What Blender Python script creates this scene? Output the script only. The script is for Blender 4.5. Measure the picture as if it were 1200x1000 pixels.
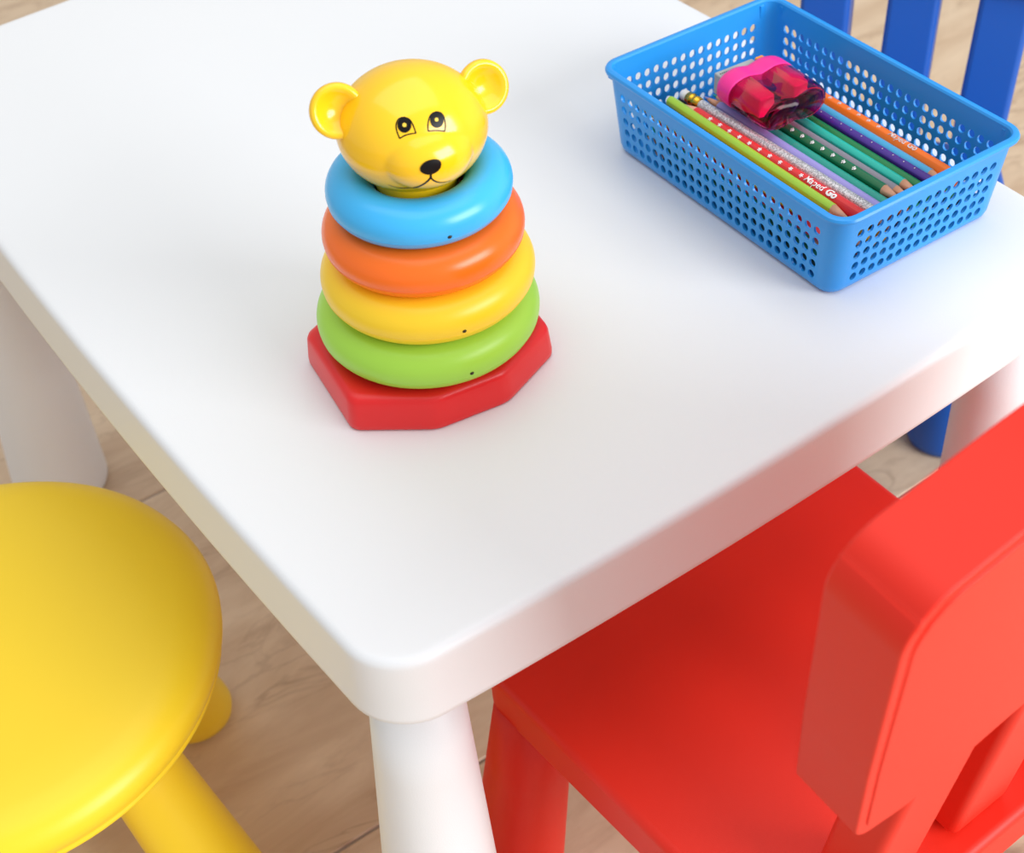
import bpy, bmesh, math, random
from mathutils import Vector, Matrix

for o in list(bpy.data.objects):
    bpy.data.objects.remove(o)
scene = bpy.context.scene
C = scene.collection
PI = math.pi
rnd = random.Random(7)

# ------------------------------------------------------------------ camera
cam_d = bpy.data.cameras.new('camera')
cam = bpy.data.objects.new('camera', cam_d)
C.objects.link(cam)
CAM_R = Vector((0.80759, -0.58674, -0.05947))
CAM_U = Vector((0.44235, 0.53597, 0.71907))
CAM_F = Vector((0.39003, 0.60702, -0.69239))
cam.matrix_world = Matrix(((CAM_R.x, CAM_U.x, -CAM_F.x, -0.16507),
                           (CAM_R.y, CAM_U.y, -CAM_F.y, -0.39539),
                           (CAM_R.z, CAM_U.z, -CAM_F.z, 1.05273),
                           (0, 0, 0, 1)))
cam_d.sensor_fit = 'HORIZONTAL'
cam_d.sensor_width = 36.0
cam_d.lens = 1696.49 / 1200 * 36.0
cam_d.clip_start = 0.01
cam_d.dof.use_dof = True
cam_d.dof.focus_distance = 0.86
cam_d.dof.aperture_fstop = 10.0
scene.camera = cam

# ------------------------------------------------------------------ light
world = bpy.data.worlds.new('world')
scene.world = world
world.use_nodes = True
bg = world.node_tree.nodes['Background']
bg.inputs['Color'].default_value = (0.98, 0.985, 1.0, 1)
bg.inputs['Strength'].default_value = 0.55


def area(name, loc, target, sx, sy, power, col):
    d = bpy.data.lights.new(name, 'AREA')
    d.shape = 'RECTANGLE'; d.size = sx; d.size_y = sy
    d.energy = power; d.color = col
    o = bpy.data.objects.new(name, d)
    C.objects.link(o)
    o.location = loc
    v = Vector(target) - Vector(loc)
    o.rotation_euler = v.to_track_quat('-Z', 'Y').to_euler()
    return o


area('window_light', (1.3, -2.7, 1.75), (0.25, 0.15, 0.45), 2.2, 1.6, 100, (0.98, 0.985, 1.0))
area('ceiling_light', (0.3, 0.3, 2.75), (0.2, 0.3, 0.0), 2.4, 2.4, 20, (1.0, 0.985, 0.96))

scene.view_settings.view_transform = 'Standard'
scene.view_settings.look = 'None'
scene.view_settings.gamma = 1.0
scene.view_settings.use_curve_mapping = False
scene.view_settings.exposure = 0.18


# ------------------------------------------------------------------ helpers
def lin(c):
    def f(v):
        v /= 255.0
        return v / 12.92 if v <= 0.04045 else ((v + 0.055) / 1.055) ** 2.4
    return (f(c[0]), f(c[1]), f(c[2]), 1)


def new_mat(name):
    m = bpy.data.materials.new(name)
    m.use_nodes = True
    return m, m.node_tree, m.node_tree.nodes['Principled BSDF']


def plastic(name, col, rough=0.4, bump=0.0, bscale=900, var=0.02, coat=0.0, spec=0.5, metal=0.0, sss=0.0):
    """plastic with slight procedural tone variation and moulded grain"""
    m, nt, b = new_mat(name)
    tc = nt.nodes.new('ShaderNodeTexCoord')
    nz = nt.nodes.new('ShaderNodeTexNoise')
    nz.inputs['Scale'].default_value = 9.0
    nz.inputs['Detail'].default_value = 3.0
    nt.links.new(tc.outputs['Object'], nz.inputs['Vector'])
    mp = nt.nodes.new('ShaderNodeMapRange')
    mp.inputs['To Min'].default_value = 1.0 - var
    mp.inputs['To Max'].default_value = 1.0 + var
    nt.links.new(nz.outputs['Fac'], mp.inputs['Value'])
    vm = nt.nodes.new('ShaderNodeVectorMath'); vm.operation = 'SCALE'
    vm.inputs[0].default_value = lin(col)[:3]
    nt.links.new(mp.outputs['Result'], vm.inputs['Scale'])
    nt.links.new(vm.outputs['Vector'], b.inputs['Base Color'])
    b.inputs['Roughness'].default_value = rough
    b.inputs['Specular IOR Level'].default_value = spec
    b.inputs['Metallic'].default_value = metal
    if coat:
        b.inputs['Coat Weight'].default_value = coat
        b.inputs['Coat Roughness'].default_value = 0.08
    if sss:
        b.inputs['Subsurface Weight'].default_value = sss
        b.inputs['Subsurface Radius'].default_value = (0.004, 0.003, 0.002)
        b.inputs['Subsurface Scale'].default_value = 1.0
    if bump:
        n2 = nt.nodes.new('ShaderNodeTexNoise')
        n2.inputs['Scale'].default_value = bscale
        n2.inputs['Detail'].default_value = 2.0
        nt.links.new(tc.outputs['Object'], n2.inputs['Vector'])
        bp = nt.nodes.new('ShaderNodeBump')
        bp.inputs['Strength'].default_value = bump
        bp.inputs['Distance'].default_value = 0.0004
        nt.links.new(n2.outputs['Fac'], bp.inputs['Height'])
        nt.links.new(bp.outputs['Normal'], b.inputs['Normal'])
    return m


M = {}
M['table'] = plastic('white_table_plastic', (234, 237, 240), 0.42, 0.25, 1400, 0.006)
M['yellow'] = plastic('yellow_stool_plastic', (252, 215, 38), 0.38, 0.15, 1100, 0.015)
M['red'] = plastic('red_chair_plastic', (230, 42, 24), 0.46, 0.2, 1200, 0.015, spec=0.35)
M['blue'] = plastic('blue_chair_plastic', (14, 90, 186), 0.42, 0.2, 1200, 0.015)
M['head'] = plastic('yellow_toy_plastic', (255, 204, 26), 0.2, 0, 0, 0.01, coat=0.3)
M['print_black'] = plastic('black_print', (10, 8, 8), 0.35, 0, 0, 0.05, spec=0.25)
M['print_yellow'] = plastic('yellow_print_dot', (240, 205, 70), 0.3)
M['ring_blue'] = plastic('blue_ring_plastic', (62, 184, 250), 0.26, 0, 0, 0.01)
M['ring_orange'] = plastic('orange_ring_plastic', (255, 116, 26), 0.26, 0, 0, 0.01)
M['ring_yellow'] = plastic('yellow_ring_plastic', (255, 214, 40), 0.34, 0, 0, 0.01)
M['ring_green'] = plastic('green_ring_plastic', (166, 220, 74), 0.36, 0, 0, 0.01)
M['toy_red'] = plastic('red_toy_plastic', (230, 30, 32), 0.34, 0.1, 900, 0.01)
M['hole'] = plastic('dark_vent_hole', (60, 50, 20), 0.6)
M['basket'] = plastic('sky_blue_basket_plastic', (40, 152, 234), 0.3, 0.06, 900, 0.015, sss=0.0)
M['wood'] = plastic('bare_pencil_wood', (222, 164, 132), 0.6, 0.2, 2500, 0.08)
M['eraser'] = plastic('white_eraser', (236, 234, 230), 0.7)
M['brass'] = plastic('brass_ferrule', (226, 178, 60), 0.22, 0, 0, 0.05, metal=1.0)
M['white_print'] = plastic('white_print', (245, 240, 240), 0.5)
M['silver_print'] = plastic('silver_print', (214, 204, 204), 0.4)
M['pink'] = plastic('pink_sharpener_plastic', (246, 44, 150), 0.3, 0, 0, 0.01)
M['pink_block'] = plastic('hot_pink_block_plastic', (255, 80, 170), 0.35, 0, 0, 0.01)
M['grey'] = plastic('grey_insert_plastic', (170, 178, 180), 0.4)
M['orange_tab'] = plastic('orange_tab_plastic', (250, 160, 50), 0.4)
M['steel'] = plastic('sharpener_blade_steel', (190, 190, 195), 0.25, metal=1.0)

# translucent magenta shell
m, nt, b = new_mat('translucent_magenta_plastic')
b.inputs['Base Color'].default_value = (0.94, 0.09, 0.40, 1)
b.inputs['Roughness'].default_value = 0.0
b.inputs['Transmission Weight'].default_value = 1.0
b.inputs['IOR'].default_value = 1.3
M['shell'] = m

# silver glitter
m, nt, b = new_mat('silver_glitter')
tc = nt.nodes.new('ShaderNodeTexCoord')
vo = nt.nodes.new('ShaderNodeTexVoronoi'); vo.inputs['Scale'].default_value = 1500
nt.links.new(tc.outputs['Object'], vo.inputs['Vector'])
cr = nt.nodes.new('ShaderNodeValToRGB')
cr.color_ramp.elements[0].color = (0.34, 0.34, 0.36, 1)
cr.color_ramp.elements[1].color = (0.95, 0.95, 0.96, 1)
sp = nt.nodes.new('ShaderNodeSeparateColor')
nt.links.new(vo.outputs['Color'], sp.inputs['Color'])
nt.links.new(sp.outputs['Red'], cr.inputs['Fac'])
nt.links.new(cr.outputs['Color'], b.inputs['Base Color'])
b.inputs['Metallic'].default_value = 0.5
b.inputs['Roughness'].default_value = 0.3
bp = nt.nodes.new('ShaderNodeBump'); bp.inputs['Strength'].default_value = 0.7; bp.inputs['Distance'].default_value = 0.0004
nt.links.new(sp.outputs['Green'], bp.inputs['Height']); nt.links.new(bp.outputs['Normal'], b.inputs['Normal'])
M['glitter'] = m


def stone_mat(name, seed, c1, c2, c3):
    """travertine like stone with long darker veins"""
    m, nt, b = new_mat(name)
    N, L = nt.nodes, nt.links
    tc = N.new('ShaderNodeTexCoord')
    mp = N.new('ShaderNodeMapping'); mp.inputs['Location'].default_value = (seed * 3.1, seed * 1.7, seed)
    mp.inputs['Rotation'].default_value = (0, 0, math.radians(-14))
    mp.inputs['Scale'].default_value = (1.0, 3.2, 1.0)
    L.new(tc.outputs['Object'], mp.inputs['Vector'])
    n1 = N.new('ShaderNodeTexNoise'); n1.inputs['Scale'].default_value = 5.0; n1.inputs['Detail'].default_value = 9; n1.inputs['Roughness'].default_value = 0.62; n1.inputs['Distortion'].default_value = 0.9
    L.new(mp.outputs['Vector'], n1.inputs['Vector'])
    r1 = N.new('ShaderNodeValToRGB')
    r1.color_ramp.elements[0].position = 0.34; r1.color_ramp.elements[0].color = lin(c1)
    r1.color_ramp.elements[1].position = 0.68; r1.color_ramp.elements[1].color = lin(c2)
    L.new(n1.outputs['Fac'], r1.inputs['Fac'])
    n2 = N.new('ShaderNodeTexNoise'); n2.inputs['Scale'].default_value = 6.5; n2.inputs['Detail'].default_value = 7; n2.inputs['Distortion'].default_value = 1.4
    L.new(mp.outputs['Vector'], n2.inputs['Vector'])
    r2 = N.new('ShaderNodeValToRGB')
    e = r2.color_ramp.elements
    e[0].position = 0.47; e[0].color = (0, 0, 0, 1)
    e[1].position = 0.55; e[1].color = (0, 0, 0, 1)
    k = e.new(0.505); k.color = (1, 1, 1, 1)
    L.new(n2.outputs['Fac'], r2.inputs['Fac'])
    n3 = N.new('ShaderNodeTexNoise'); n3.inputs['Scale'].default_value = 3.0; n3.inputs['Detail'].default_value = 4
    L.new(mp.outputs['Vector'], n3.inputs['Vector'])
    mm = N.new('ShaderNodeMapRange'); mm.inputs['From Min'].default_value = 0.45; mm.inputs['From Max'].default_value = 0.65
    mm.inputs['To Max'].default_value = 0.55
    L.new(n3.outputs['Fac'], mm.inputs['Value'])
    mu = N.new('ShaderNodeMath'); mu.operation = 'MULTIPLY'
    L.new(r2.outputs['Color'], mu.inputs[0]); L.new(mm.outputs['Result'], mu.inputs[1])
    mx = N.new('ShaderNodeMix'); mx.data_type = 'RGBA'
    L.new(mu.outputs['Value'], mx.inputs['Factor'])
    L.new(r1.outputs['Color'], mx.inputs['A']); mx.inputs['B'].default_value = lin(c3)
    L.new(mx.outputs['Result'], b.inputs['Base Color'])
    b.inputs['Roughness'].default_value = 0.45
    bp = N.new('ShaderNodeBump'); bp.inputs['Strength'].default_value = 0.25; bp.inputs['Distance'].default_value = 0.002
    L.new(n1.outputs['Fac'], bp.inputs['Height']); L.new(bp.outputs['Normal'], b.inputs['Normal'])
    return m


STONE = [stone_mat('beige_stone_a', 1.0, (202, 174, 144), (228, 206, 178), (150, 118, 92)),
         stone_mat('beige_stone_b', 4.3, (206, 178, 148), (230, 208, 182), (156, 124, 98)),
         stone_mat('beige_stone_c', 7.9, (198, 170, 142), (224, 202, 174), (146, 114, 90))]
M['grout'] = plastic('grey_grout', (164, 150, 140), 0.9, 0.4, 300, 0.05)


def empty(name, loc, rz=0.0, label=None, cat=None, group=None):
    o = bpy.data.objects.new(name, None)
    C.objects.link(o)
    o.location = loc; o.rotation_euler = (0, 0, rz)
    o.empty_display_size = 0.02
    tag(o, label, cat, group)
    return o


def tag(o, label=None, cat=None, group=None, kind=None):
    if label: o['label'] = label
    if cat: o['category'] = cat
    if group: o['group'] = group
    if kind: o['kind'] = kind
    return o


def link(name, bm, mat, parent=None, smooth=True, label=None):
    bmesh.ops.recalc_face_normals(bm, faces=bm.faces)
    me = bpy.data.meshes.new(name)
    bm.to_mesh(me); bm.free()
    me.materials.append(mat)
    if smooth:
        me.shade_smooth()
    o = bpy.data.objects.new(name, me)
    C.objects.link(o)
    if parent is not None: o.parent = parent
    if label: o['label'] = label
    return o


def bevel(o, w, seg=4, ang=35):
    md = o.modifiers.new('bevel', 'BEVEL')
    md.width = w; md.segments = seg; md.limit_method = 'ANGLE'; md.angle_limit = math.radians(ang)
    md.harden_normals = True
    return o


def round_poly(pts, radii, seg=10):
    out = []
    n = len(pts)
    for i in range(n):
        p = Vector(pts[i]); a = Vector(pts[i - 1]); c = Vector(pts[(i + 1) % n])
        r = radii[i] if isinstance(radii, (list, tuple)) else radii
        if r <= 0:
            out.append(p); continue
        d1 = (a - p).normalized(); d2 = (c - p).normalized()
        ang = d1.angle(d2)
        t = r / math.tan(ang / 2)
        t = min(t, (a - p).length * 0.5, (c - p).length * 0.5)
        r = t * math.tan(ang / 2)
        bis = (d1 + d2).normalized()
        cen = p + bis * (r / math.sin(ang / 2))
        s = p + d1 * t; e = p + d2 * t
        a0 = math.atan2(s.y - cen.y, s.x - cen.x); a1 = math.atan2(e.y - cen.y, e.x - cen.x)
        da = a1 - a0
        while da > PI: da -= 2 * PI
        while da < -PI: da += 2 * PI
        for k in range(seg + 1):
            t_ = a0 + da * k / seg
            out.append(Vector((cen.x + r * math.cos(t_), cen.y + r * math.sin(t_))))
    return out


def prism(outline, z0, z1, mat4=None):
    """closed prism; outline in xy, extruded along z, optional 4x4"""
    bm = bmesh.new()
    a = [bm.verts.new((p[0], p[1], z0)) for p in outline]
    b_ = [bm.verts.new((p[0], p[1], z1)) for p in outline]
    n = len(a)
    for i in range(n):
        j = (i + 1) % n
        bm.faces.new((a[i], a[j], b_[j], b_[i]))
    bm.faces.new(a[::-1]); bm.faces.new(b_)
    if mat4 is not None:
        bm.transform(mat4)
    return bm


def loft(loops, cap=True, bm=None):
    bm = bm or bmesh.new()
    rows = [[bm.verts.new(p) for p in lp] for lp in loops]
    for a, b_ in zip(rows, rows[1:]):
        n = len(a)
        for i in range(n):
            j = (i + 1) % n
            bm.faces.new((a[i], a[j], b_[j], b_[i]))
    if cap:
        bm.faces.new(rows[0][::-1]); bm.faces.new(rows[-1])
    return bm


def lathe(profile, seg=64, bm=None, axis0=(0, 0, 0), axis1=None):
    """profile of (r, t); t runs along axis0->axis1 (or z)"""
    a = Vector(axis0)
    if axis1 is None:
        d = Vector((0, 0, 1)); X = Vector((1, 0, 0)); Y = Vector((0, 1, 0))
    else:
        d = (Vector(axis1) - a).normalized()
        X = d.orthogonal().normalized(); Y = d.cross(X)
    loops = []
    for r, t in profile:
        loops.append([a + d * t + X * (r * math.cos(2 * PI * k / seg)) + Y * (r * math.sin(2 * PI * k / seg)) for k in range(seg)])
    return loft(loops, True, bm)


def box(bm, x0, x1, y0, y1, z0, z1):
    r = bmesh.ops.create_cube(bm, size=1.0)
    bmesh.ops.scale(bm, vec=(x1 - x0, y1 - y0, z1 - z0), verts=r['verts'])
    bmesh.ops.translate(bm, vec=((x0 + x1) / 2, (y0 + y1) / 2, (z0 + z1) / 2), verts=r['verts'])
    return bm


# ------------------------------------------------------------------ floor
bm = bmesh.new()
box(bm, -2.6, 3.4, -2.4, 4.1, -0.05, -0.0022)
floor = link('floor', bm, M['grout'], None, False)
tag(floor, 'floor of beige veined stone tiles with thin grey joints', None, None, 'structure')
TW, TH, GAP = 0.93, 0.466, 0.0028
tile_mesh = {}
for si in range(3):
    for off in range(3):
        bm = bmesh.new()
        box(bm, -TW / 2 + GAP / 2, TW / 2 - GAP / 2, -TH / 2 + GAP / 2, TH / 2 - GAP / 2, -0.012, 0)
        bmesh.ops.bevel(bm, geom=[e for e in bm.edges if all(abs(v.co.z) < 1e-6 for v in e.verts)], offset=0.0012, segments=1, affect='EDGES')
        me = bpy.data.meshes.new('tile'); bmesh.ops.recalc_face_normals(bm, faces=bm.faces)
        bm.to_mesh(me); bm.free()
        me.materials.append(STONE[si])
        tile_mesh[(si, off)] = me
for j in range(-5, 8):
    for i in range(-3, 4):
        o = bpy.data.objects.new('tile', tile_mesh[((i * 2 + j) % 3, 0)])
        C.objects.link(o); o.parent = floor
        cx = 0.10 + (i + (0.5 if j % 2 else 0.0)) * TW - (0.0 if j % 2 else 0.0)
        cy = 0.2165 + TH / 2 + j * TH
        a = math.radians(-1.0)
        o.location = (cx * math.cos(a) - (cy - 0.2165) * math.sin(a), 0.2165 + cx * math.sin(a) + (cy - 0.2165) * math.cos(a), rnd.uniform(-0.0006, 0.0))
        o.rotation_euler = (0, 0, a)

M['wall'] = plastic('pale_wall_paint', (232, 230, 224), 0.85, 0.15, 200, 0.01)
M['trim'] = plastic('white_trim_paint', (236, 236, 234), 0.5)
for nm, bb, tb_, tn in (('wall_right', (3.4, 3.5, -2.4, 4.1, 0, 2.9), (3.385, 3.4, -2.4, 4.085, 0, 0.08), 'baseboard_right'),
                        ('wall_back', (-2.6, 3.5, 4.1, 4.2, 0, 2.9), (-2.6, 3.385, 4.085, 4.1, 0, 0.08), 'baseboard_back')):
    bm = bmesh.new(); box(bm, *bb); tag(link(nm, bm, M['wall'], None, False), None, None, None, 'structure')
    bm = bmesh.new(); box(bm, *tb_); tag(link(tn, bm, M['trim'], None, False), None, None, None, 'structure')

# ------------------------------------------------------------------ table
L_, W_, BX, BY, TOP, TK = 0.5493, 0.7735, 0.0083, 0.0114, 0.48, 0.0501


def table_outline(inset, r, seg=12, n=14):
    """bowed rectangle with rounded corners, counter clockwise"""
    pts = []
    cr = 0.033
    # straight/bowed sides sampled between the corner arcs, corners by quarter arcs
    sides = [((0, 0), (L_, 0), (0, -1), BX), ((L_, 0), (L_, W_), (1, 0), BY),
             ((L_, W_), (0, W_), (0, 1), BX), ((0, W_), (0, 0), (-1, 0), BY)]
    raw = []
    for (a, b_, nrm, bow) in sides:
        a = Vector(a); b_ = Vector(b_); nn = Vector(nrm)
        ln = (b_ - a).length
        for k in range(n + 1):
            t = (cr + (ln - 2 * cr) * k / n) / ln
            raw.append(a.lerp(b_, t) + nn * (4 * bow * t * (1 - t)))
        raw.append(None)
    # fill corners
    out = []
    groups = []; cur = []
    for p in raw:
        if p is None: groups.append(cur); cur = []
        else: cur.append(p)
    for gi, g in enumerate(groups):
        nx = groups[(gi + 1) % 4]
        out += g
        p0, p3 = g[-1], nx[0]
        d0 = (g[-1] - g[-2]).normalized(); d3 = (nx[0] - nx[1]).normalized()
        # intersection of tangents
        den = d0.x * d3.y - d0.y * d3.x
        w = p3 - p0
        t = (w.x * d3.y - w.y * d3.x) / den
        X = p0 + d0 * t
        p1 = p0.lerp(X, 0.56); p2 = p3.lerp(X, 0.56)
        for k in range(1, seg):
            s = k / seg
            out.append(p0 * (1 - s) ** 3 + p1 * 3 * s * (1 - s) ** 2 + p2 * 3 * s * s * (1 - s) + p3 * s ** 3)
    if inset:
        res = []
        m_ = len(out)
        for k in range(m_):
            t_ = (out[(k + 1) % m_] - out[k - 1]).normalized()
            res.append(out[k] + Vector((-t_.y, t_.x)) * inset)
        out = res
    return out


table = empty('play_table', (0, 0, 0), 0, "white plastic child's table with rounded corners and thick edge, carrying the toy and basket", 'table')
loops = []
prof = [(0.0075, -TK + 0.0022), (0.0045, -TK + 0.0005), (0.0020, -TK), (0.0, -TK + 0.0018)]
R_ = 0.007
prof += [(0.0002, -TK + 0.0045), (0.0010, -TK + 0.020), (0.0014, -0.0095)]
R_ = 0.0055
for k in range(7):
    a = k / 6 * PI / 2
    prof.append((0.0016 + R_ * (1 - math.cos(a)), -R_ + R_ * math.sin(a)))
prof += [(0.0100, 0.0), (0.016, 0.0)]
for ins, z in prof:
    loops.append([(p.x, p.y, TOP + z) for p in table_outline(ins, 0)])
link('tabletop', loft(loops), M['table'], table)
d0, rt, rb, sp_ = 0.0366, 0.0250, 0.0485, 0.0187
for sx, sy, cx, cy in ((-1, -1, d0, d0), (1, -1, L_ - d0, d0), (-1, 1, d0, W_ - d0), (1, 1, L_ - d0, W_ - d0)):
    loops = []
    zt = TOP - TK - 0.0 + 0.004
    st = [(zt, 0)] + [(z, 0) for z in (0.36, 0.28, 0.2, 0.12, 0.05, 0.012)] + [(0.004, 0.0015), (0.0, 0.006)]
    for z, ins in st:
        t = (TOP - TK - z) / (TOP - TK)
        r = rt + (rb - rt) * t - ins
        loops.append([(cx + sx * sp_ * t + r * math.cos(2 * PI * k / 48), cy + sy * sp_ * t + r * math.sin(2 * PI * k / 48), z) for k in range(48)])
    link('leg', loft(loops), M['table'], table)


# ------------------------------------------------------------------ chairs
def make_chair(name, label, mat, loc, rz, period=0.0775, splay=0.056, slat_w=0.048, arch=0.0, rear_foot=(0.160, -0.185), rear_half=0.148, rear_top=(0.122, -0.150)):
    t = empty(name, loc, rz, label, 'chair')
    # seat
    out = round_poly([(-rear_half, -0.183), (rear_half, -0.183), (0.159, 0.108), (-0.159, 0.108)], [0.022, 0.022, 0.024, 0.024], 8)
    bm = prism(out, 0.262, 0.300)
    s = link('seat', bm, mat, t)
    bevel(s, 0.006, 4)
    # backrest frame: x, depth (front +), height along tilt
    k = 1 / math.sqrt(1 + 0.113 ** 2)
    Mx = Matrix(((1, 0, 0, 0), (0, k, -0.113 * k, -0.168), (0, 0.113 * k, k, 0.300), (0, 0, 0, 1)))
    # outline in (x, h), h = height above seat along tilt
    A = arch
    half = [(-0.1000, 0.1385 + A), (-0.1410, 0.1500 + A), (-0.1520, 0.222 + A), (-0.1660, 0.338 + A * .7), (-0.1540, 0.3555 + A * .6), (-0.0850, 0.3655 + A * .5)]
    pts = [(0.0, 0.156 + A)] + half + [(0.0, 0.3715 + A * .5)] + [(-x, y) for x, y in half[::-1]]
    rad = [0.3, 0.06, 0.010, 0.3, 0.030, 0.045, 0.25] + [0.25] + [0.25, 0.045, 0.030, 0.3, 0.010, 0.06]
    rad = [0.3, 0.06, 0.018, 0.3, 0.030, 0.045, 0.25, 0.25, 0.25, 0.045, 0.030, 0.3, 0.018, 0.06]
    out = round_poly(pts, rad, 8)
    # prism along z -> rotate into (x, depth, h): (x,y,z)->(x, z, y)
    swap = Matrix(((1, 0, 0, 0), (0, 0, 1, 0), (0, 1, 0, 0), (0, 0, 0, 1)))
    bm = prism(out, 0.0, 0.0390, Mx @ swap)
    p = link('backrest', bm, mat, t)
    bevel(p, 0.0055, 4)
    # raised inner field of the back face
    ins = [(x * 0.962, 0.262 + A + (y - 0.262 - A) * 0.955) for x, y in pts]
    out2 = round_poly(ins, [r * .9 for r in rad], 8)
    bm = prism(out2, -0.0010, 0.004, Mx @ swap)
    q = link('back_field', bm, mat, p)
    bevel(q, 0.0009, 2)
    for i in (-1, 0, 1):
        w = slat_w / 2
        h0, h1 = 0.0022, 0.175 + A
        xt = i * (period + splay * 0 ); xb = i * (period + splay * 0.14)
        o4 = [(xb - w, h0), (xb + w, h0), (xt + w, h1), (xt - w, h1)]
        bm = prism(o4, -0.0006, 0.0310, Mx @ swap)
        box_m = Mx
        sl = link('slat', bm, mat, t)
        bevel(sl, 0.0055, 4, 50)
        bm = bmesh.new(); box(bm, xb - 0.004, xb + 0.004, 0.0008, 0.022, -0.004, 0.012); bm.transform(Mx)
        link('tenon', bm, mat, sl, False)
    # legs
    for sx in (-1, 1):
        for (tx, ty, fx, fy) in ((0.134, 0.078, 0.160, 0.094), (rear_top[0], rear_top[1], rear_foot[0], rear_foot[1])):
            loops = []
            for z, ins_ in ((0.268, 0), (0.2, 0), (0.13, 0), (0.06, 0), (0.012, 0), (0.004, 0.002), (0.0, 0.007)):
                tt = 1 - z / 0.268
                r = 0.0265 + 0.011 * tt - ins_
                cx = sx * (tx + (fx - tx) * tt); cy = ty + (fy - ty) * tt
                loops.append([(cx + r * math.cos(2 * PI * a / 40), cy + r * math.sin(2 * PI * a / 40), z) for a in range(40)])
            link('leg', loft(loops), mat, t)
    return t


make_chair('red_chair', "red plastic child's chair pushed under the white table, seen from behind",
           M['red'], (0.2730, 0.0, 0), math.radians(1.0))
make_chair('blue_chair', "blue plastic child's chair with slatted back, behind the table beyond the basket",
           M['blue'], (0.6125, 0.2505, 0), math.radians(124), period=0.0750, splay=-0.03, arch=0.02, slat_w=0.043, rear_foot=(0.093, -0.113), rear_half=0.090, rear_top=(0.085, -0.130))

# ------------------------------------------------------------------ stool
stool = empty('yellow_stool', (-0.1447, 0.3265, 0), math.radians(33), 'round yellow plastic stool standing left of the white table', 'stool')
prof = [(0.0005, 0.262), (0.140, 0.262), (0.1590, 0.2621), (0.1608, 0.2630), (0.1614, 0.2646), (0.1608, 0.2660), (0.1600, 0.2672), (0.1622, 0.2705), (0.1642, 0.2760), (0.1648, 0.2815), (0.1620, 0.2880), (0.1565, 0.2935), (0.1480, 0.2972), (0.1360, 0.2990), (0.110, 0.2998), (0.06, 0.3002), (0.0005, 0.3003)]
o = link('seat', lathe(prof, 128), M['yellow'], stool)
prof = [(0.1642, 0.2630), (0.1665, 0.2640), (0.1668, 0.2665), (0.1650, 0.2690), (0.158, 0.268), (0.158, 0.264)]
for k in range(4):
    a = k * PI / 2 - (math.radians(3.0) if k == 0 else 0)
    loops = []
    for z, ins_ in ((0.266, 0), (0.2, 0), (0.14, 0), (0.08, 0), (0.03, 0), (0.016, 0.0012), (0.006, 0.005), (0.001, 0.011), (0.0, 0.016)):
        tt = 1 - z / 0.266
        r = 0.0255 + 0.0125 * tt - ins_
        d = 0.091 + (0.072 if k == 0 else 0.069) * tt
        loops.append([(d * math.cos(a) + r * math.cos(2 * PI * q / 40), d * math.sin(a) + r * math.sin(2 * PI * q / 40), z) for q in range(40)])
    link('leg', loft(loops), M['yellow'], stool)

# ------------------------------------------------------------------ stacking toy
toy = empty('stacking_toy', (0.1600, 0.1860, TOP), 0, 'stacking toy of four coloured rings under a yellow bear head on a red base', 'toy')
# base: front is three facets, flat sides, mirrored at the back
az = math.radians(-9)
ux = Vector((math.cos(az), math.sin(az))); uy = Vector((-math.sin(az), math.cos(az)))
hx = 0.0690
bp_ = [(-0.0232, -0.0605), (0.0232, -0.0605), (0.0658, -0.0362), (0.0658, 0.0362), (0.0232, 0.0605), (-0.0232, 0.0605), (-0.0658, 0.0362), (-0.0658, -0.0362)]
cof = Vector((-0.0054, 0.0008))


def base_loop(scale_in, z):
    pts = [(x - math.copysign(scale_in, x), y - math.copysign(scale_in, y)) for x, y in bp_]
    rp = round_poly(pts, [0.02, 0.02, 0.009, 0.009, 0.02, 0.02, 0.009, 0.009], 6)
    return [(ux.x * p.x + uy.x * p.y + cof.x, ux.y * p.x + uy.y * p.y + cof.y, z) for p in rp]


st = [(0.0060, 0.0002), (0.0016, 0.0003), (0.0006, 0.0008), (0.0001, 0.0018), (0.0, 0.0050), (0.0006, 0.0120), (0.0012, 0.0190), (0.0020, 0.0214), (0.0036, 0.0229), (0.0056, 0.0235), (0.0100, 0.0236)]
tb = link('base', loft([base_loop(a_, z_) for a_, z_ in st]), M['toy_red'], toy, True, 'red eight-sided base')
bm = loft([base_loop(0.012, 0.0), base_loop(0.011, 0.0008)])
link('foot_pad', bm, M['toy_red'], tb, False)
link('post', lathe([(0.0215, 0.020), (0.0205, 0.06), (0.0195, 0.10), (0.0185, 0.137)], 40), M['toy_red'], toy, True, 'red post seen through the hole of the top ring')
R = [(0.0505, 0.0151), (0.0463, 0.0154), (0.0419, 0.0151), (0.0379, 0.0136)]
shift = [-0.0024, 0.0003, 0.0007, 0.0012]
names = [('ring_green', 'green bottom ring', 0.0), ('ring_yellow', 'yellow second ring', 0), ('ring_orange', 'orange third ring', 0), ('ring_blue', 'sky blue top ring', 0)]
vent_px = [(548, 428), (538, 381), None, (526, 268)]
vents = [0.50, 0.49, None, 0.47]
z = 0.0238
ES = 0.9611
cam_az = math.atan2(-0.581, -0.325)
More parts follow.
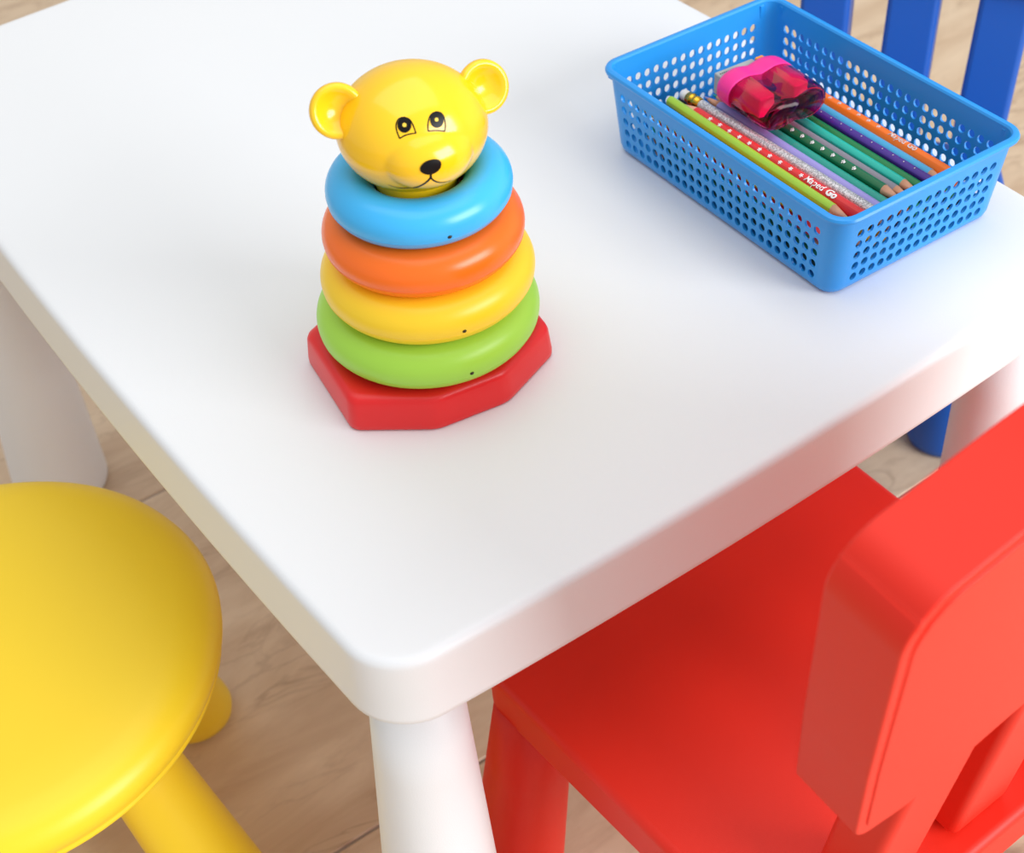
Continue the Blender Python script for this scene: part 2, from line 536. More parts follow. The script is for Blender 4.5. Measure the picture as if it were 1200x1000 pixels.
for (Rr, r), sh, (mn, lb, _), va in zip(R, shift, names, vents):
    zc = z + r * ES
    bm = bmesh.new()
    NA, NB = 128, 40
    vs = [[bm.verts.new(((Rr + r * math.cos(2 * PI * b_ / NB)) * math.cos(2 * PI * a_ / NA),
                         (Rr + r * math.cos(2 * PI * b_ / NB)) * math.sin(2 * PI * a_ / NA),
                         r * ES * math.sin(2 * PI * b_ / NB))) for b_ in range(NB)] for a_ in range(NA)]
    for a_ in range(NA):
        for b_ in range(NB):
            bm.faces.new((vs[a_][b_], vs[(a_ + 1) % NA][b_], vs[(a_ + 1) % NA][(b_ + 1) % NB], vs[a_][(b_ + 1) % NB]))
    o = link('ring', bm, M[mn], toy, True, lb)
    o.location = (sh * CAM_R.x / 0.998, sh * CAM_R.y / 0.998, zc)
    # moulding seam
    bm = bmesh.new()
    sr = Rr + r * math.cos(math.radians(-18)); sz = r * ES * math.sin(math.radians(-18))
    rings_ = []
    for dr, dz in ((0.00012, 0.00025), (0.00018, 0), (0.00012, -0.00025), (-0.0004, 0)):
        rings_.append([bm.verts.new(((sr + dr) * math.cos(2 * PI * a_ / NA), (sr + dr) * math.sin(2 * PI * a_ / NA), sz + dz)) for a_ in range(NA)])
    for q in range(4):
        for a_ in range(NA):
            bm.faces.new((rings_[q][a_], rings_[q][(a_ + 1) % NA], rings_[(q + 1) % 4][(a_ + 1) % NA], rings_[(q + 1) % 4][a_]))
    sm = link('mould_seam', bm, M[mn], o)
    if va is not None:
        # small vent hole with a raised lip: sits low on the outer side
        ang = cam_az + math.radians({'ring_green': 17.5, 'ring_yellow': 14.5, 'ring_blue': 14.0}[mn])
        el = math.radians({'ring_green': -6, 'ring_yellow': -8, 'ring_blue': -10}[mn])
        n_ = Vector((math.cos(ang) * math.cos(el), math.sin(ang) * math.cos(el), math.sin(el)))
        P = Vector((Rr * math.cos(ang), Rr * math.sin(ang), 0)) + Vector((n_.x * r, n_.y * r, n_.z * r * ES))
        bm = lathe([(0.0002, 0.0), (0.0010, 0.00005), (0.0012, 0.00012)], 16, None, P - n_ * 0.00005, P + n_)
        link('vent_hole', bm, M['hole'], o)
    z += 2 * r * ES

# ---- bear head
HC = Vector((0.0010, -0.0007, 0.6405 - TOP))
faz = math.radians(-105.5)
Fv = Vector((math.cos(faz), math.sin(faz), 0)); Uv = Vector((-Fv.y, Fv.x, 0)); Zv = Vector((0, 0, 1))
roll = math.radians(-5.0)
Uv2 = Uv * math.cos(roll) + Zv * math.sin(roll); Zv2 = Zv * math.cos(roll) - Uv * math.sin(roll)
Uv, Zv = Uv2, Zv2


def ell_r(d, c, ax):
    """distance along unit dir d (from origin) to the far side of ellipsoid centre c, semi axes ax; None if missed"""
    dx = [d[i] / ax[i] for i in range(3)]; cx = [c[i] / ax[i] for i in range(3)]
    A = sum(v * v for v in dx); B = sum(dx[i] * cx[i] for i in range(3)); Cc = sum(v * v for v in cx) - 1
    D = B * B - A * Cc
    if D < 0: return None
    return (B + math.sqrt(D)) / A


HAX = (0.0408, 0.0372, 0.0335)


def head_r(d):
    """d in head axes (lateral, forward, up)"""
    r0 = ell_r(d, (0, 0, 0), HAX)
    r1 = ell_r(d, (0.0, 0.0235, -0.0020), (0.0250, 0.0205, 0.0185))
    if r1 is None or r1 < r0 - 0.002: return r0
    # smooth maximum with a narrow blend
    k = 0.0009
    h = max(k - abs(r0 - r1), 0) / k
    return max(r0, r1) + h * h * k * 0.25


def head_pt(d, off=0.0):
    d = Vector(d).normalized()
    r = head_r(d) + off
    return HC + Uv * (d.x * r) + Fv * (d.y * r) + Zv * (d.z * r)


bm = bmesh.new()
NU, NV = 200, 120
rows = []
for j in range(1, NV):
    th = PI * j / NV
    rows.append([bm.verts.new(head_pt((math.sin(th) * math.cos(2 * PI * i / NU), math.sin(th) * math.sin(2 * PI * i / NU), math.cos(th)))) for i in range(NU)])
tp = bm.verts.new(head_pt((0, 0, 1))); bt = bm.verts.new(head_pt((0, 0, -1)))
for a_, b_ in zip(rows, rows[1:]):
    for i in range(NU):
        bm.faces.new((a_[i], a_[(i + 1) % NU], b_[(i + 1) % NU], b_[i]))
for i in range(NU):
    bm.faces.new((tp, rows[0][(i + 1) % NU], rows[0][i])); bm.faces.new((bt, rows[-1][i], rows[-1][(i + 1) % NU]))
head = link('bear_head', bm, M['head'], toy, True, 'glossy yellow bear head')
link('neck', lathe([(0.0225, 0.1240), (0.0232, 0.1300), (0.0238, 0.1420), (0.0225, 0.1460)], 48), M['head'], head)

# ears: cupped discs facing forward
for s in (-1, 1):
    cen = HC + Uv * (s * 0.0395) + Zv * 0.0150 - Fv * 0.002
    nrm = (Fv * 0.88 + Uv * (s * 0.10) + Zv * 0.38).normalized()
    rad_dir = (Uv * s + Zv * 0.55).normalized()
    X = (rad_dir - nrm * rad_dir.dot(nrm)).normalized(); Y = nrm.cross(X)
    prof = [(0.0001, -0.0062), (0.006, -0.0060), (0.0105, -0.0045), (0.0135, -0.0015), (0.0146, 0.0018), (0.0142, 0.0042), (0.0128, 0.0056), (0.0112, 0.0052), (0.0094, 0.0034), (0.0070, 0.0012), (0.0040, -0.0003), (0.0001, -0.0008)]
    loops = [[cen + nrm * t_ + X * (r_ * 1.0 * math.cos(2 * PI * k / 48)) + Y * (r_ * 1.0 * math.sin(2 * PI * k / 48)) for k in range(48)] for r_, t_ in prof]
    link('ear', loft(loops), M['head'], head)

# printed face: flat print wrapped on the head; drawn in the plane facing this way
PD = Vector((-0.418, -0.747, 0.512)).normalized()
PX = CAM_R.copy(); PX = (PX - PD * PX.dot(PD)).normalized(); PY = PD.cross(PX)
SC = 1 / 2275.0
H0 = (483.5, 148.5)


def on_face(px, py, lift=0.00012):
    """drawing units -> point on the head surface (march along PD)"""
    a_ = (px - H0[0]) * SC; b_ = -(py - H0[1]) * SC
    lo, hi = 0.0, 0.06
    for _ in range(40):
        mid = (lo + hi) / 2
        v = PX * a_ + PY * b_ + PD * mid
        dl = Vector((v.dot(Uv), v.dot(Fv), v.dot(Zv)))
        if dl.length < head_r(dl.normalized()): lo = mid
        else: hi = mid
    v = PX * a_ + PY * b_ + PD * lo
    dl = Vector((v.dot(Uv), v.dot(Fv), v.dot(Zv)))
    return head_pt(dl, lift)


def decal(name, outline, mat, lift, parent, rings=5, label=None):
    bm = bmesh.new()
    cx = sum(p[0] for p in outline) / len(outline); cy = sum(p[1] for p in outline) / len(outline)
    prev = None
    c0 = bm.verts.new(on_face(cx, cy, lift))
    for k in range(1, rings + 1):
        cur = [bm.verts.new(on_face(cx + (p[0] - cx) * k / rings, cy + (p[1] - cy) * k / rings, lift)) for p in outline]
        n = len(cur)
        for i in range(n):
            j = (i + 1) % n
            if prev is None: bm.faces.new((c0, cur[i], cur[j]))
            else: bm.faces.new((prev[i], cur[i], cur[j], prev[j]))
        prev = cur
    return link(name, bm, mat, parent, True, label)


def stroke_bm(bm, pts, widths, lift):
    """ribbon along dense points"""
    L1, R1 = [], []
    n = len(pts)
    for i in range(n):
        a_ = Vector(pts[max(i - 1, 0)]); c_ = Vector(pts[min(i + 1, n - 1)])
        t_ = (c_ - a_).normalized(); nn = Vector((-t_.y, t_.x)) * widths[i] / 2
        p = Vector(pts[i])
        L1.append(bm.verts.new(on_face(p.x + nn.x, p.y + nn.y, lift))); R1.append(bm.verts.new(on_face(p.x - nn.x, p.y - nn.y, lift)))
    for i in range(n - 1):
        bm.faces.new((L1[i], L1[i + 1], R1[i + 1], R1[i]))


def crom(pts, n=10):
    out = []
    P = [Vector(p) for p in pts]
    P = [P[0] * 2 - P[1]] + P + [P[-1] * 2 - P[-2]]
    for i in range(1, len(P) - 2):
        for k in range(n):
            t = k / n
            a_, b_, c_, d_ = P[i - 1], P[i], P[i + 1], P[i + 2]
            out.append(0.5 * ((2 * b_) + (c_ - a_) * t + (2 * a_ - 5 * b_ + 4 * c_ - d_) * t * t + (3 * b_ - a_ - 3 * c_ + d_) * t ** 3))
    out.append(P[-2])
    return out


def z5(pts):
    # detail-drawing coordinates to face drawing units
    return [(430 + x / 8.336, 110 + y / 8.336) for x, y in pts]


eyes = [dict(out=[(325, 430), (303, 370), (293, 320), (302, 275), (325, 245), (362, 233), (400, 240), (430, 262), (452, 300), (468, 340), (480, 380), (430, 387), (375, 402)],
             pupil=((372, 305), (67, 72)), dot=((373, 304), 20)),
        dict(out=[(598, 362), (596, 315), (603, 262), (622, 215), (655, 190), (690, 183), (725, 195), (750, 228), (762, 275), (765, 320), (757, 364), (705, 357), (650, 357)],
             pupil=((683, 258), (67, 75)), dot=((679, 255), 18))]
for e in eyes:
    pts = [Vector(p) for p in z5(e['out'])]
    P = pts + [pts[0]]
    dense = crom(z5(e['out'])[:11], 6) + crom([z5(e['out'])[10], z5(e['out'])[11], z5(e['out'])[12], z5(e['out'])[0]], 6)
    bm = bmesh.new()
    stroke_bm(bm, [(p.x, p.y) for p in dense], [1.5] * len(dense), 0.00016)
    eye = link('eye', bm, M['print_black'], head, True)
    (cx, cy), (ex, ey) = e['pupil']
    circ = z5([(cx + ex * math.cos(2 * PI * k / 32), cy + ey * math.sin(2 * PI * k / 32)) for k in range(32)])
    # the pupil is joined with the eye outline (a sub-part may not have children of its own)
    bm = bmesh.new(); bm.from_mesh(eye.data)
    n0 = [bm.verts.new(on_face(cx_, cy_, 0.00013)) for cx_, cy_ in circ]
    rings = 5
    c_ = z5([(cx, cy)])[0]
    prev = n0
    for k in range(rings - 1, -1, -1):
        if k == 0:
            c0 = bm.verts.new(on_face(c_[0], c_[1], 0.00013))
            for i in range(32): bm.faces.new((prev[i], prev[(i + 1) % 32], c0))
        else:
            cur = [bm.verts.new(on_face(c_[0] + (p[0] - c_[0]) * k / rings, c_[1] + (p[1] - c_[1]) * k / rings, 0.00013)) for p in circ]
            for i in range(32): bm.faces.new((prev[i], prev[(i + 1) % 32], cur[(i + 1) % 32], cur[i]))
            prev = cur
    # little yellow printed dot in the pupil, second material
    eye.data.materials.append(M['print_yellow'])
    (dx_, dy_), dr = e['dot']
    dc = z5([(dx_, dy_)])[0]
    dot = [bm.verts.new(on_face(dc[0] + dr / 8.336 * math.cos(2 * PI * k / 20), dc[1] + dr / 8.336 * math.sin(2 * PI * k / 20), 0.00030)) for k in range(20)]
    f = bm.faces.new(dot); f.material_index = 1
    bmesh.ops.recalc_face_normals(bm, faces=bm.faces)
    bm.to_mesh(eye.data); bm.free(); eye.data.shade_smooth()
nose = [(514, 715), (520, 690), (545, 660), (580, 638), (625, 624), (670, 622), (700, 632), (718, 662), (712, 700), (690, 730), (655, 755), (620, 768), (580, 768), (545, 755), (522, 738)]
dense = crom(z5(nose + [nose[0]]), 4)[:-1]
decal('nose', [(p.x, p.y) for p in dense], M['print_black'], 0.0005, head, 5, 'black printed nose')
bm = bmesh.new()
m1 = crom(z5([(617, 765), (616, 800), (585, 838), (540, 872), (480, 900), (410, 915), (340, 918), (270, 908), (205, 885)]), 8)
w1 = [2.6 * max(0.12, 1 - i / len(m1)) ** 0.8 for i in range(len(m1))]
stroke_bm(bm, [(p.x, p.y) for p in m1], w1, 0.00014)
m2 = crom(z5([(617, 765), (620, 800), (640, 825), (675, 845), (720, 854), (775, 850), (820, 838)]), 8)
w2 = [2.6 * max(0.10, 1 - i / len(m2)) ** 0.8 for i in range(len(m2))]
stroke_bm(bm, [(p.x, p.y) for p in m2], w2, 0.00016)
link('mouth', bm, M['print_black'], head, True, 'black printed mouth line')

# ------------------------------------------------------------------ basket
BZ = TOP + 0.0006
basket = empty('perforated_basket', (0.449, 0.179, BZ), math.radians(-2.0), 'sky blue perforated plastic basket full of coloured pencils on the white table', 'basket')
HXT, HYT, HT = 0.0752, 0.1158, 0.0640      # outer half sizes under the rim, height
TAPX, TAPY = 0.0040, 0.0068
WT = 0.0016
CR = 0.0115


def hs(h, inset=0.0):
    f = h / HT
    return HXT - TAPX * (1 - f) - inset, HYT - TAPY * (1 - f) - inset


def wall_pt(side, a, h, inset):
    """side 0:-y 1:+x 2:+y 3:-x ; a in -1..1 along the straight part, counter clockwise"""
    x, y = hs(h, inset)
    r = CR
    xs = hs(h)[0] - r; ys = hs(h)[1] - r
    if side == 0: return (a * xs, -y, h)
    if side == 1: return (x, a * ys, h)
    if side == 2: return (-a * xs, y, h)
    return (-x, -a * ys, h)


def loop_pts(h, inset, zoff=0.0, seg=6):
    x, y = hs(h)
    xs, ys = x - CR, y - CR
    r = CR - inset
    out = []
    for (cx, cy, a0) in ((xs, -ys, -PI / 2), (xs, ys, 0), (-xs, ys, PI / 2), (-xs, -ys, PI)):
        for k in range(seg + 1):
            a_ = a0 + PI / 2 * k / seg
            out.append((cx + r * math.cos(a_), cy + r * math.sin(a_), h + zoff))
    return out


bm = bmesh.new()
H_LO, H_HI = 0.0062, 0.0506
NROW = 5
ROWP = (H_HI - H_LO) / NROW
NC = {0: 15, 2: 15, 1: 25, 3: 25}
AEDGE = {0: 0.955, 2: 0.955, 1: 0.975, 3: 0.975}
NH = 12


def qd(a_, b_, c_, d_):
    bm.faces.new([bm.verts.new(p) for p in (a_, b_, c_, d_)])


def sq_dir(t):
    c, s = math.cos(t), math.sin(t)
    m_ = max(abs(c), abs(s))
    return c / m_, s / m_


for side in range(4):
    nc = NC[side]; ae = AEDGE[side]
    for inset in (0.0, WT):
        for a0, a1 in ((-1, -ae), (ae, 1)):
            qd(wall_pt(side, a0, H_LO, inset), wall_pt(side, a1, H_LO, inset), wall_pt(side, a1, H_HI, inset), wall_pt(side, a0, H_HI, inset))
    for c in range(nc):
        ac = -ae + 2 * ae * (c + 0.5) / nc; da = ae / nc
        for rr in range(NROW):
            hc = H_LO + ROWP * (rr + 0.5); dh = ROWP / 2
            rad_h = 0.00305
            half_len = (hs(hc)[0] if side in (0, 2) else hs(hc)[1]) - CR
            rad_a = 0.00275 / half_len
            if side in (0, 2): rad_a = 0.00272 / half_len
            outer = []; inner = []
            sq = []; cc = []
            for k in range(NH):
                t = 2 * PI * (k + 0.5) / NH
                t = 2 * PI * k / NH
                cc.append((ac + rad_a * math.cos(t), hc + rad_h * math.sin(t)))
            # square with corner points: angles snapped so that corners are present
            for k in range(NH):
                t = 2 * PI * k / NH
                dx, dy = sq_dir(t)
                sq.append([ac + da * dx, hc + dh * dy])
            # snap two nearest points to corners (NH=12: 30 and 60 deg straddle the corner)
            for inset in (0.0, WT):
                V1 = [bm.verts.new(wall_pt(side, p[0], p[1], inset)) for p in sq]
                V2 = [bm.verts.new(wall_pt(side, p[0], p[1], inset)) for p in cc]
                for k in range(NH):
                    bm.faces.new((V1[k], V1[(k + 1) % NH], V2[(k + 1) % NH], V2[k]))
                # corner triangles
                for (k, cxs, cys) in ((1, 1, 1), (4, -1, 1), (7, -1, -1), (10, 1, -1)):
                    cv = bm.verts.new(wall_pt(side, ac + da * cxs, hc + dh * cys, inset))
                    bm.faces.new((V1[k], cv, V1[(k + 1) % NH]))
                if inset == 0.0: outer = V2
                else: inner = V2
            for k in range(NH):
                bm.faces.new((outer[k], outer[(k + 1) % NH], inner[(k + 1) % NH], inner[k]))
# rounded corner columns over the perforated band
for inset in (0.0, WT):
    lo = loop_pts(H_LO, inset); hi = loop_pts(H_HI, inset)
    for q in range(4):
        for k in range(6):
            i = q * 7 + k
            qd(lo[i], lo[i + 1], hi[i + 1], hi[i])


def band(stations, close=False):
    loops_ = [[bm.verts.new(p) for p in s] for s in stations]
    prs = list(zip(loops_, loops_[1:])) + ([(loops_[-1], loops_[0])] if close else [])
    for a_, b_ in prs:
        n = len(a_)
        for i in range(n):
            j = (i + 1) % n
            bm.faces.new((a_[i], a_[j], b_[j], b_[i]))
    return loops_


def L2(h, inset, z_):
    return [(x, y, z_) for x, y, _ in loop_pts(h, inset)]


lo_ = band([L2(0, 0.0050, 0.0), L2(0, 0.0022, 0.0007), L2(0.001, 0.0007, 0.0024), L2(H_LO, 0.0, H_LO)])
bm.faces.new(lo_[0][::-1])
li_ = band([L2(0, 0.0058, 0.0018), L2(0.001, 0.0030, 0.0030), L2(H_LO, WT, H_LO)])
bm.faces.new(li_[0])
# upper band, rim lip
t_h = 0.0640
band([L2(H_HI, 0.0, H_HI), L2(0.0600, 0.0, 0.0600), L2(t_h, -0.0020, 0.0598), L2(t_h, -0.0034, 0.0606), L2(t_h, -0.0038, 0.0622), L2(t_h, -0.0030, 0.0636), L2(t_h, -0.0010, 0.0643), L2(t_h, 0.0008, 0.0640), L2(t_h, 0.0018, 0.0628), L2(H_HI, WT, H_HI)])
bmesh.ops.remove_doubles(bm, verts=bm.verts, dist=0.00003)
bo = link('basket_body', bm, M['basket'], basket, False)
for f in bo.data.polygons: f.use_smooth = True
md = bo.modifiers.new('split', 'EDGE_SPLIT'); md.split_angle = math.radians(32)
for (x, y, w, d) in ((-0.0690, 0.1150, 0.0035, 0.0050), (0.0640, 0.1150, 0.0035, 0.0050), (0.0755, -0.1030, 0.0050, 0.0035), (0.0755, 0.1030, 0.0050, 0.0035)):
    bm = bmesh.new()
    box(bm, x - w / 2, x + w / 2, y - d / 2, y + d / 2, 0.0515, 0.0610)
    t_ = link('hook_tab', bm, M['basket'], basket, False)
    bevel(t_, 0.0006, 2)

# ------------------------------------------------------------------ pencils
Mb = Matrix.Translation((0.449, 0.179, 0)) @ Matrix.Rotation(math.radians(-2.0), 4, 'Z')
pmat = {}


def pencil_mat(col):
    if col not in pmat:
        pmat[col] = plastic('pencil_lacquer_%02d' % len(pmat), col, 0.35, 0, 0, 0.02)
    return pmat[col]


def section(r, kind, seg=24):
    out = []
    for k in range(seg):
        a_ = 2 * PI * k / seg
        if kind == 'hex':
            m_ = math.cos(PI / 6) / math.cos(((a_ + PI / 6) % (PI / 3)) - PI / 6)
            rr = r * (0.35 + 0.65 * m_ / 0.96)
            rr = min(rr, r)
        elif kind == 'tri':
            rr = r * (1 - 0.07 * math.cos(3 * (a_ - PI / 2 + PI)))
            rr = min(rr, r * 1.02)
        else:
            rr = r
        out.append((rr * math.cos(a_), rr * math.sin(a_)))
    return out


def text_bm(s, size, rot=0, bold=0.0, shear=0.0):
    cu = bpy.data.curves.new('txt', 'FONT')
    cu.body = s; cu.size = size; cu.offset = bold; cu.shear = shear
    cu.resolution_u = 3; cu.align_x = 'LEFT'; cu.align_y = 'CENTER'
    to = bpy.data.objects.new('txt', cu)
    C.objects.link(to)
    dg = bpy.context.evaluated_depsgraph_get()
    me = bpy.data.meshes.new_from_object(to.evaluated_get(dg))
    bm = bmesh.new(); bm.from_mesh(me)
    bpy.data.objects.remove(to); bpy.data.curves.remove(cu); bpy.data.meshes.remove(me)
    return bm


def surf_z(x, r):
    """top of a round-ish section at lateral offset x"""
    return math.sqrt(max(r * r - x * x, 0.0))


def pencil(name, x0, x1, y0, z_, col, r=0.0036, length=0.175, tip=-1, kind='hex', lead=None, eraser=False, label='', mat=None, group='coloured pencils in the basket', z1=None, shade=None):
    """axis runs from (x1, y0+length) [far] to (x0, y0) [near]; tip -1: point at the near end, +1 far end, 0: both blunt"""
    a_ = Mb @ Vector((x0, y0, z_)); b_ = Mb @ Vector((x1, y0 + length, z_ if z1 is None else z1))
    d = (b_ - a_).normalized()
    t = empty(name, a_, 0, label, 'pencil', group)
    X = Vector((0, 0, 1)).cross(d).normalized() * -1   # lateral
    X = d.cross(Vector((0, 0, 1))).normalized(); Z = X.cross(d).normalized()
    rot = Matrix((X, d, Z)).transposed()      # local x lateral(+ right), y along (near->far), z up
    t.rotation_euler = rot.to_euler()
    m_ = mat or pencil_mat(col)
    sec = section(r, kind)
    cone = 0.017
    s0 = cone if tip == -1 else 0.0
    s1 = length - (cone if tip == 1 else 0.0) - (0.019 if eraser else 0.0)

    def lp(y, s):
        return [(p[0] * s, y, p[1] * s) for p in sec]
    link('body', loft([lp(s0, 0.97), lp(s0 + 0.0006, 1), lp(s1 - 0.0006, 1), lp(s1, 0.95)]), m_, t, False)
    if tip:
        sg = 1 if tip == -1 else -1
        e = 0.0 if tip == -1 else length
        link('wood_tip', loft([lp(e + sg * cone, 0.96), lp(e + sg * 0.0055, 0.36)]), M['wood'], t, True)
        link('lead', loft([lp(e + sg * 0.0055, 0.35), lp(e + sg * 0.0006, 0.06)]), pencil_mat(lead or col), t, True)
    if tip != 1 and not eraser:
        pass
    if eraser:
        y = s1
        st_ = [(y - 0.0005, 1.04), (y + 0.003, 1.06), (y + 0.0034, 1.14), (y + 0.0046, 1.14), (y + 0.005, 1.02), (y + 0.0075, 1.02), (y + 0.0079, 1.14), (y + 0.0094, 1.14), (y + 0.0098, 1.03), (y + 0.0125, 1.03)]
        circ = [(math.cos(2 * PI * k / 24) * r, math.sin(2 * PI * k / 24) * r) for k in range(24)]
        link('ferrule', loft([[(p[0] * s, yy, p[1] * s) for p in circ] for yy, s in st_]), M['brass'], t, True, 'brass ferrule')
        link('eraser', loft([[(p[0] * s, yy, p[1] * s) for p in circ] for yy, s in ((y + 0.0115, 0.95), (y + 0.0175, 0.95), (y + 0.019, 0.75), (y + 0.0195, 0.4))]), M['eraser'], t, True, 'white eraser')
    return t


def add_print(t, spots, r, mat, roll_off=0.0, kind='flower', s=1.0):
    """repeated little print marks (joined) along the upper side of a pencil"""
    bm = bmesh.new()
    for i, y in enumerate(spots):
        if kind == 'flower':
            els = [(0, 0, 0.0007)] + [(0.00115 * math.cos(a_), 0.00115 * math.sin(a_), 0.00052) for a_ in [math.radians(q * 72 + i * 13) for q in range(5)]]
        elif kind == 'paw':
            els = [(0, -0.0005, 0.0009), (-0.001, 0.0006, 0.0005), (0.0, 0.0011, 0.0005), (0.001, 0.0006, 0.0005)]
        else:
            els = [(0, 0, 0.0005)]
        for ex, ey, er in els:
            vs_ = []
            for k in range(8):
                dx = (ex + er * math.cos(2 * PI * k / 8)) * s; dy = (ey + er * math.sin(2 * PI * k / 8)) * s
                th = roll_off + dx / r
                vs_.append(bm.verts.new((math.sin(th) * (r + 0.00020), y + dy, math.cos(th) * (r + 0.00020))))
            bm.faces.new(vs_)
    return link('print', bm, mat, t, False)


def add_text(t, s, y_start, size, r, mat, roll_off=0.0, shear=0.2, bold=0.0):
    """lettering running from far (y_start) towards the near end, letters upright seen from the left/front"""
    bm = text_bm(s, size, 0, bold, shear)
    for v in bm.verts:
        th = roll_off + v.co.y / r
        v.co = Vector((math.sin(th) * (r + 0.00032), y_start - v.co.x, math.cos(th) * (r + 0.00032)))
    return link('lettering', bm, mat, t, False)


G = 'coloured pencils on top in the basket'
LIME = (164, 205, 60); REDP = (226, 46, 48); LAV = (160, 152, 222); TEAL = (36, 160, 142); DKG = (18, 108, 66)
GREY = (140, 136, 150); TURQ = (32, 186, 168); GRN = (16, 128, 72); PUR = (70, 34, 142); LTB = (70, 172, 220); ORG = (250, 118, 20)
YB = -0.0985
p = pencil('coloured_pencil', -0.0475, -0.0463, YB, TOP + 0.0425, LIME, 0.0036, 0.178, -1, 'hex', LIME, label='lime green pencil along the near long wall of the basket', group=G)
p = pencil('coloured_pencil', -0.0385, -0.0425, -0.1010, TOP + 0.0415, REDP, 0.0046, 0.175, 1, 'tri', (200, 30, 40), label='thick red pencil with white flower prints and lettering, between lime and silver pencils', group=G)
add_print(p, [0.1415 - 0.0096 * k for k in range(10)], 0.0046, M['white_print'], -0.35, 'flower', 0.95)
add_text(p, 'Maped', 0.0520, 0.0062, 0.0046, M['white_print'], -0.30, 0.12, 0.00008)
add_text(p, 'Go', 0.0330, 0.0066, 0.0046, M['white_print'], -0.30, 0.15, 0.00030)
p = pencil('glitter_pencil', -0.0290, -0.0325, -0.1010, TOP + 0.0412, (200, 200, 205), 0.0038, 0.184, 0, 'round', None, True, label='silver glitter pencil with white eraser and brass ferrule', mat=M['glitter'], group=G)
p = pencil('coloured_pencil', -0.0203, -0.0203, -0.1000, TOP + 0.0380, LAV, 0.0036, 0.175, 1, 'hex', LAV, label='lavender pencil next to the silver glitter pencil', group=G)
p = pencil('coloured_pencil', -0.0127, -0.0127, -0.1000, TOP + 0.0368, TEAL, 0.0036, 0.175, 1, 'hex', TEAL, label='teal pencil between lavender and flowered dark green pencils', group=G)
p = pencil('coloured_pencil', -0.0052, -0.0052, -0.0995, TOP + 0.0390, DKG, 0.0038, 0.175, -1, 'hex', DKG, label='dark green pencil with white paw prints and bare wood tip', group=G)
add_print(p, [0.042 + 0.0096 * k for k in range(7)], 0.0038, M['white_print'], -0.45, 'paw', 1.0)
p = pencil('coloured_pencil', 0.0026, 0.0024, -0.1020, TOP + 0.0366, GREY, 0.0036, 0.175, -1, 'hex', GREY, label='grey pencil right of the dark green pencil with prints', group=G)
p = pencil('coloured_pencil', 0.0098, 0.0098, -0.1010, TOP + 0.0378, TURQ, 0.0036, 0.175, -1, 'hex', TURQ, label='bright turquoise pencil between grey and plain green pencils', group=G)
p = pencil('coloured_pencil', 0.0170, 0.0170, -0.1020, TOP + 0.0362, GRN, 0.0036, 0.175, 1, 'hex', GRN, label='plain green pencil without prints beside the purple one', group=G)
p = pencil('coloured_pencil', 0.0243, 0.0243, -0.1020, TOP + 0.0380, PUR, 0.0036, 0.175, 1, 'hex', PUR, label='dark purple pencil with tiny white dots', group=G)
add_print(p, [0.022 + 0.0095 * k for k in range(10)], 0.0036, M['silver_print'], -0.25, 'dot', 0.9)
p = pencil('coloured_pencil', 0.0318, 0.0325, -0.1030, TOP + 0.0366, LTB, 0.0036, 0.175, -1, 'hex', LTB, label='light blue pencil between purple and orange pencils', group=G)
p = pencil('coloured_pencil', 0.0398, 0.0408, -0.1020, TOP + 0.0372, ORG, 0.0046, 0.175, 1, 'tri', ORG, label='thick orange pencil with silver prints, furthest from the near wall', group=G)
add_print(p, [0.0705 + 0.0092 * k for k in range(8)], 0.0046, M['silver_print'], -0.10, 'paw', 0.95)
add_text(p, 'Maped', 0.0610, 0.0056, 0.0046, M['silver_print'], -0.15, 0.12, 0.00008)
add_text(p, 'Go', 0.0438, 0.0060, 0.0046, M['silver_print'], -0.15, 0.15, 0.00015)

# pencils below, glimpsed through the holes of the walls
GB = 'pencils buried beneath the top ones'
LBL = 'coloured pencil buried under the top layer, glimpsed only through the basket holes'
cols = [(226, 60, 50), (30, 140, 90), (250, 196, 30), (40, 60, 120), (60, 190, 150), (120, 40, 60), (20, 90, 70), (240, 130, 30), (30, 30, 34), (60, 140, 220), (150, 90, 60), (230, 90, 140)]
spots = [(-0.0622, 0.0415, (250, 196, 30)), (-0.0545, 0.0375, (250, 150, 60)), (-0.0625, 0.0328, (226, 40, 56)), (-0.0540, 0.0300, (40, 50, 110)), (-0.0462, 0.0340, (20, 70, 60)),
         (-0.0380, 0.0330, (180, 60, 60)), (-0.0300, 0.0335, (40, 40, 50)), (-0.0222, 0.0312, (90, 60, 50)),
         (-0.0610, 0.0245, (46, 180, 140)), (-0.0605, 0.0160, (20, 110, 80)), (-0.0590, 0.0072, (10, 60, 60))]
for layer, zz, x_max in ((0, 0.0068, 0.060), (1, 0.0150, 0.054), (2, 0.0232, 0.046)):
    x = -0.0502 + layer * 0.001
    while x < x_max:
        spots.append((x, zz + rnd.uniform(-0.0002, 0.0002), cols[rnd.randrange(len(cols))]))
        x += 0.0088
for (x, zz, c_) in spots:
    tip = rnd.choice((-1, 1))
    pencil('buried_pencil', x + rnd.uniform(-0.0004, 0.0004), x + rnd.uniform(-0.0004, 0.0004), -0.0985 + rnd.uniform(0, 0.014), TOP + zz, c_, 0.0038, 0.175, tip, 'round', c_, label=LBL, group=GB)

# ------------------------------------------------------------------ sharpener
sh_c = Mb @ Vector((-0.0058, 0.0000, TOP + 0.0575))
sharp = empty('pencil_sharpener', sh_c, math.radians(-2.0 - 3.0), 'translucent magenta double pencil sharpener with pink band and grey insert, on the pencils', 'pencil sharpener')


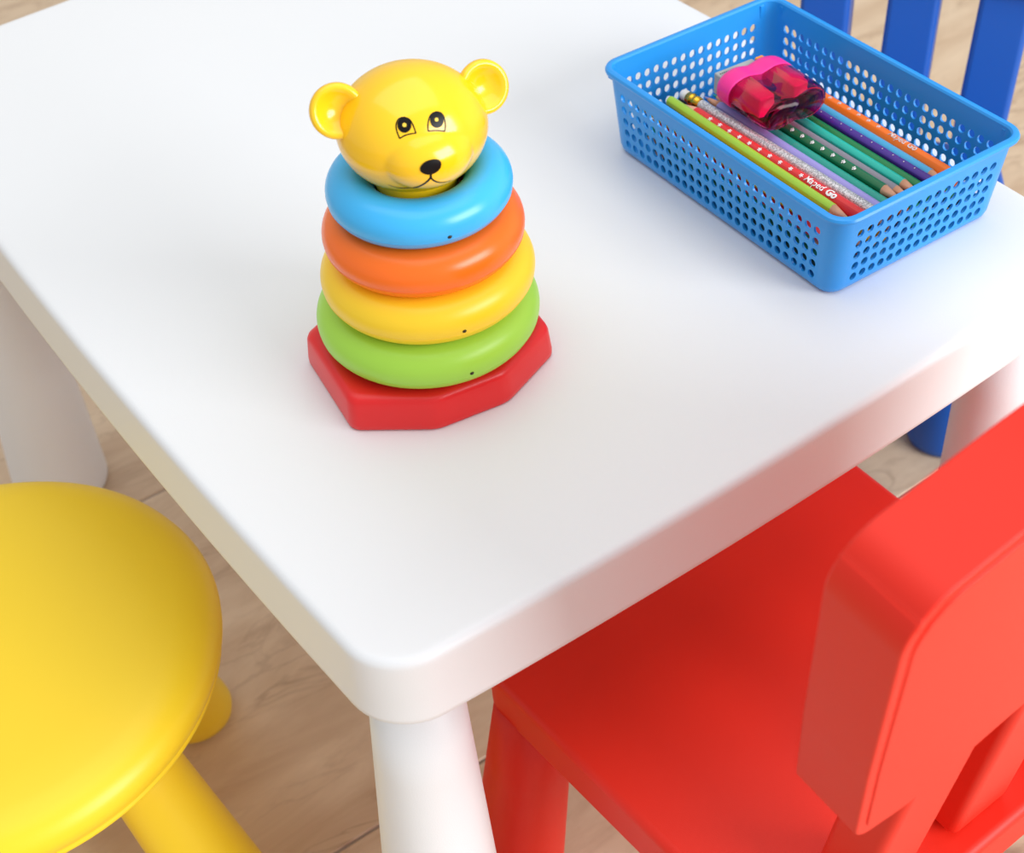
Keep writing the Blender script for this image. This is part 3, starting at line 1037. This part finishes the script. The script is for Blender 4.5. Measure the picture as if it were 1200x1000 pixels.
def lobes(sc=1.0, inset=0.0):
    """peanut-like cross section in (x, z)"""
    rr = 0.0118
    out = []
    n = 56
    for k in range(n):
        a_ = 2 * PI * k / n
        c_, s_ = math.cos(a_), math.sin(a_)
        # superellipse
        x = 0.0270 * math.copysign(abs(c_) ** 0.62, c_)
        z_ = 0.0120 * math.copysign(abs(s_) ** 0.80, s_)
        dip = 1 - 0.24 * math.exp(-(x / 0.0075) ** 2)
        z_ *= dip
        L = math.hypot(x, z_)
        out.append((x * (1 - inset / L), z_ * (1 - inset / L)))
    return [(x * sc, z_ * sc) for x, z_ in out]


def sl(sc, y, inset=0.0):
    return [(x, y, z_) for x, z_ in lobes(sc, inset)]


# outer + inner skin of the clear box, open side closed by the band
bm = loft([sl(1.0, 0.0400), sl(1.0, 0.0100), sl(0.985, 0.0040), sl(0.94, 0.0008), sl(0.86, 0.0), sl(0.84, 0.0012, 0.0), sl(0.92, 0.0026, 0.0005), sl(0.96, 0.0060, 0.0010), sl(0.975, 0.0110, 0.0010), sl(0.975, 0.0400, 0.0010)], cap=False)
# close inner/outer end walls
bm.verts.ensure_lookup_table()
n_ = 56
L0 = [v for v in bm.verts][:n_]; L9 = [v for v in bm.verts][-n_:]
for i in range(n_):
    j = (i + 1) % n_
    bm.faces.new((L0[j], L0[i], L9[i], L9[j]))
vv = [v for v in bm.verts]
bm.faces.new(vv[4 * n_:5 * n_]); bm.faces.new(vv[5 * n_:6 * n_][::-1])
link('shell', bm, M['shell'], sharp, True, 'see-through magenta shavings box')
bm = loft([sl(0.90, 0.0360), sl(1.012, 0.0362), sl(1.02, 0.0375), sl(1.02, 0.0460), sl(0.99, 0.0495), sl(0.92, 0.0515), sl(0.82, 0.0520)])
band_ = link('band', bm, M['pink'], sharp, True, 'opaque pink band')
for x in (-0.0140, 0.0140):
    bm = bmesh.new(); box(bm, x - 0.0062, x + 0.0062, 0.0120, 0.0362, -0.0062, 0.0080)
    bk_ = link('sharpener_block', bm, M['pink_block'], sharp, False, 'solid hot pink block inside the clear box')
    bevel(bk_, 0.0014, 3)
bm = bmesh.new(); box(bm, -0.0225, 0.0090, 0.0500, 0.0585, -0.0080, 0.0075)
gi = link('grey_insert', bm, M['grey'], sharp, False, 'light grey insert at the far end')
bevel(gi, 0.0010, 3)
bm = bmesh.new()
for k in range(5):
    box(bm, -0.0205 + k * 0.0016, -0.0197 + k * 0.0016, 0.0540, 0.0548, 0.0075, 0.0077)
link('printed_marks', bm, M['print_black'], gi, False)
bm = bmesh.new(); box(bm, 0.0100, 0.0165, 0.0500, 0.0570, 0.0, 0.0085)
ot = link('orange_tab', bm, M['orange_tab'], sharp, False, 'small orange tab')
bevel(ot, 0.001, 2)
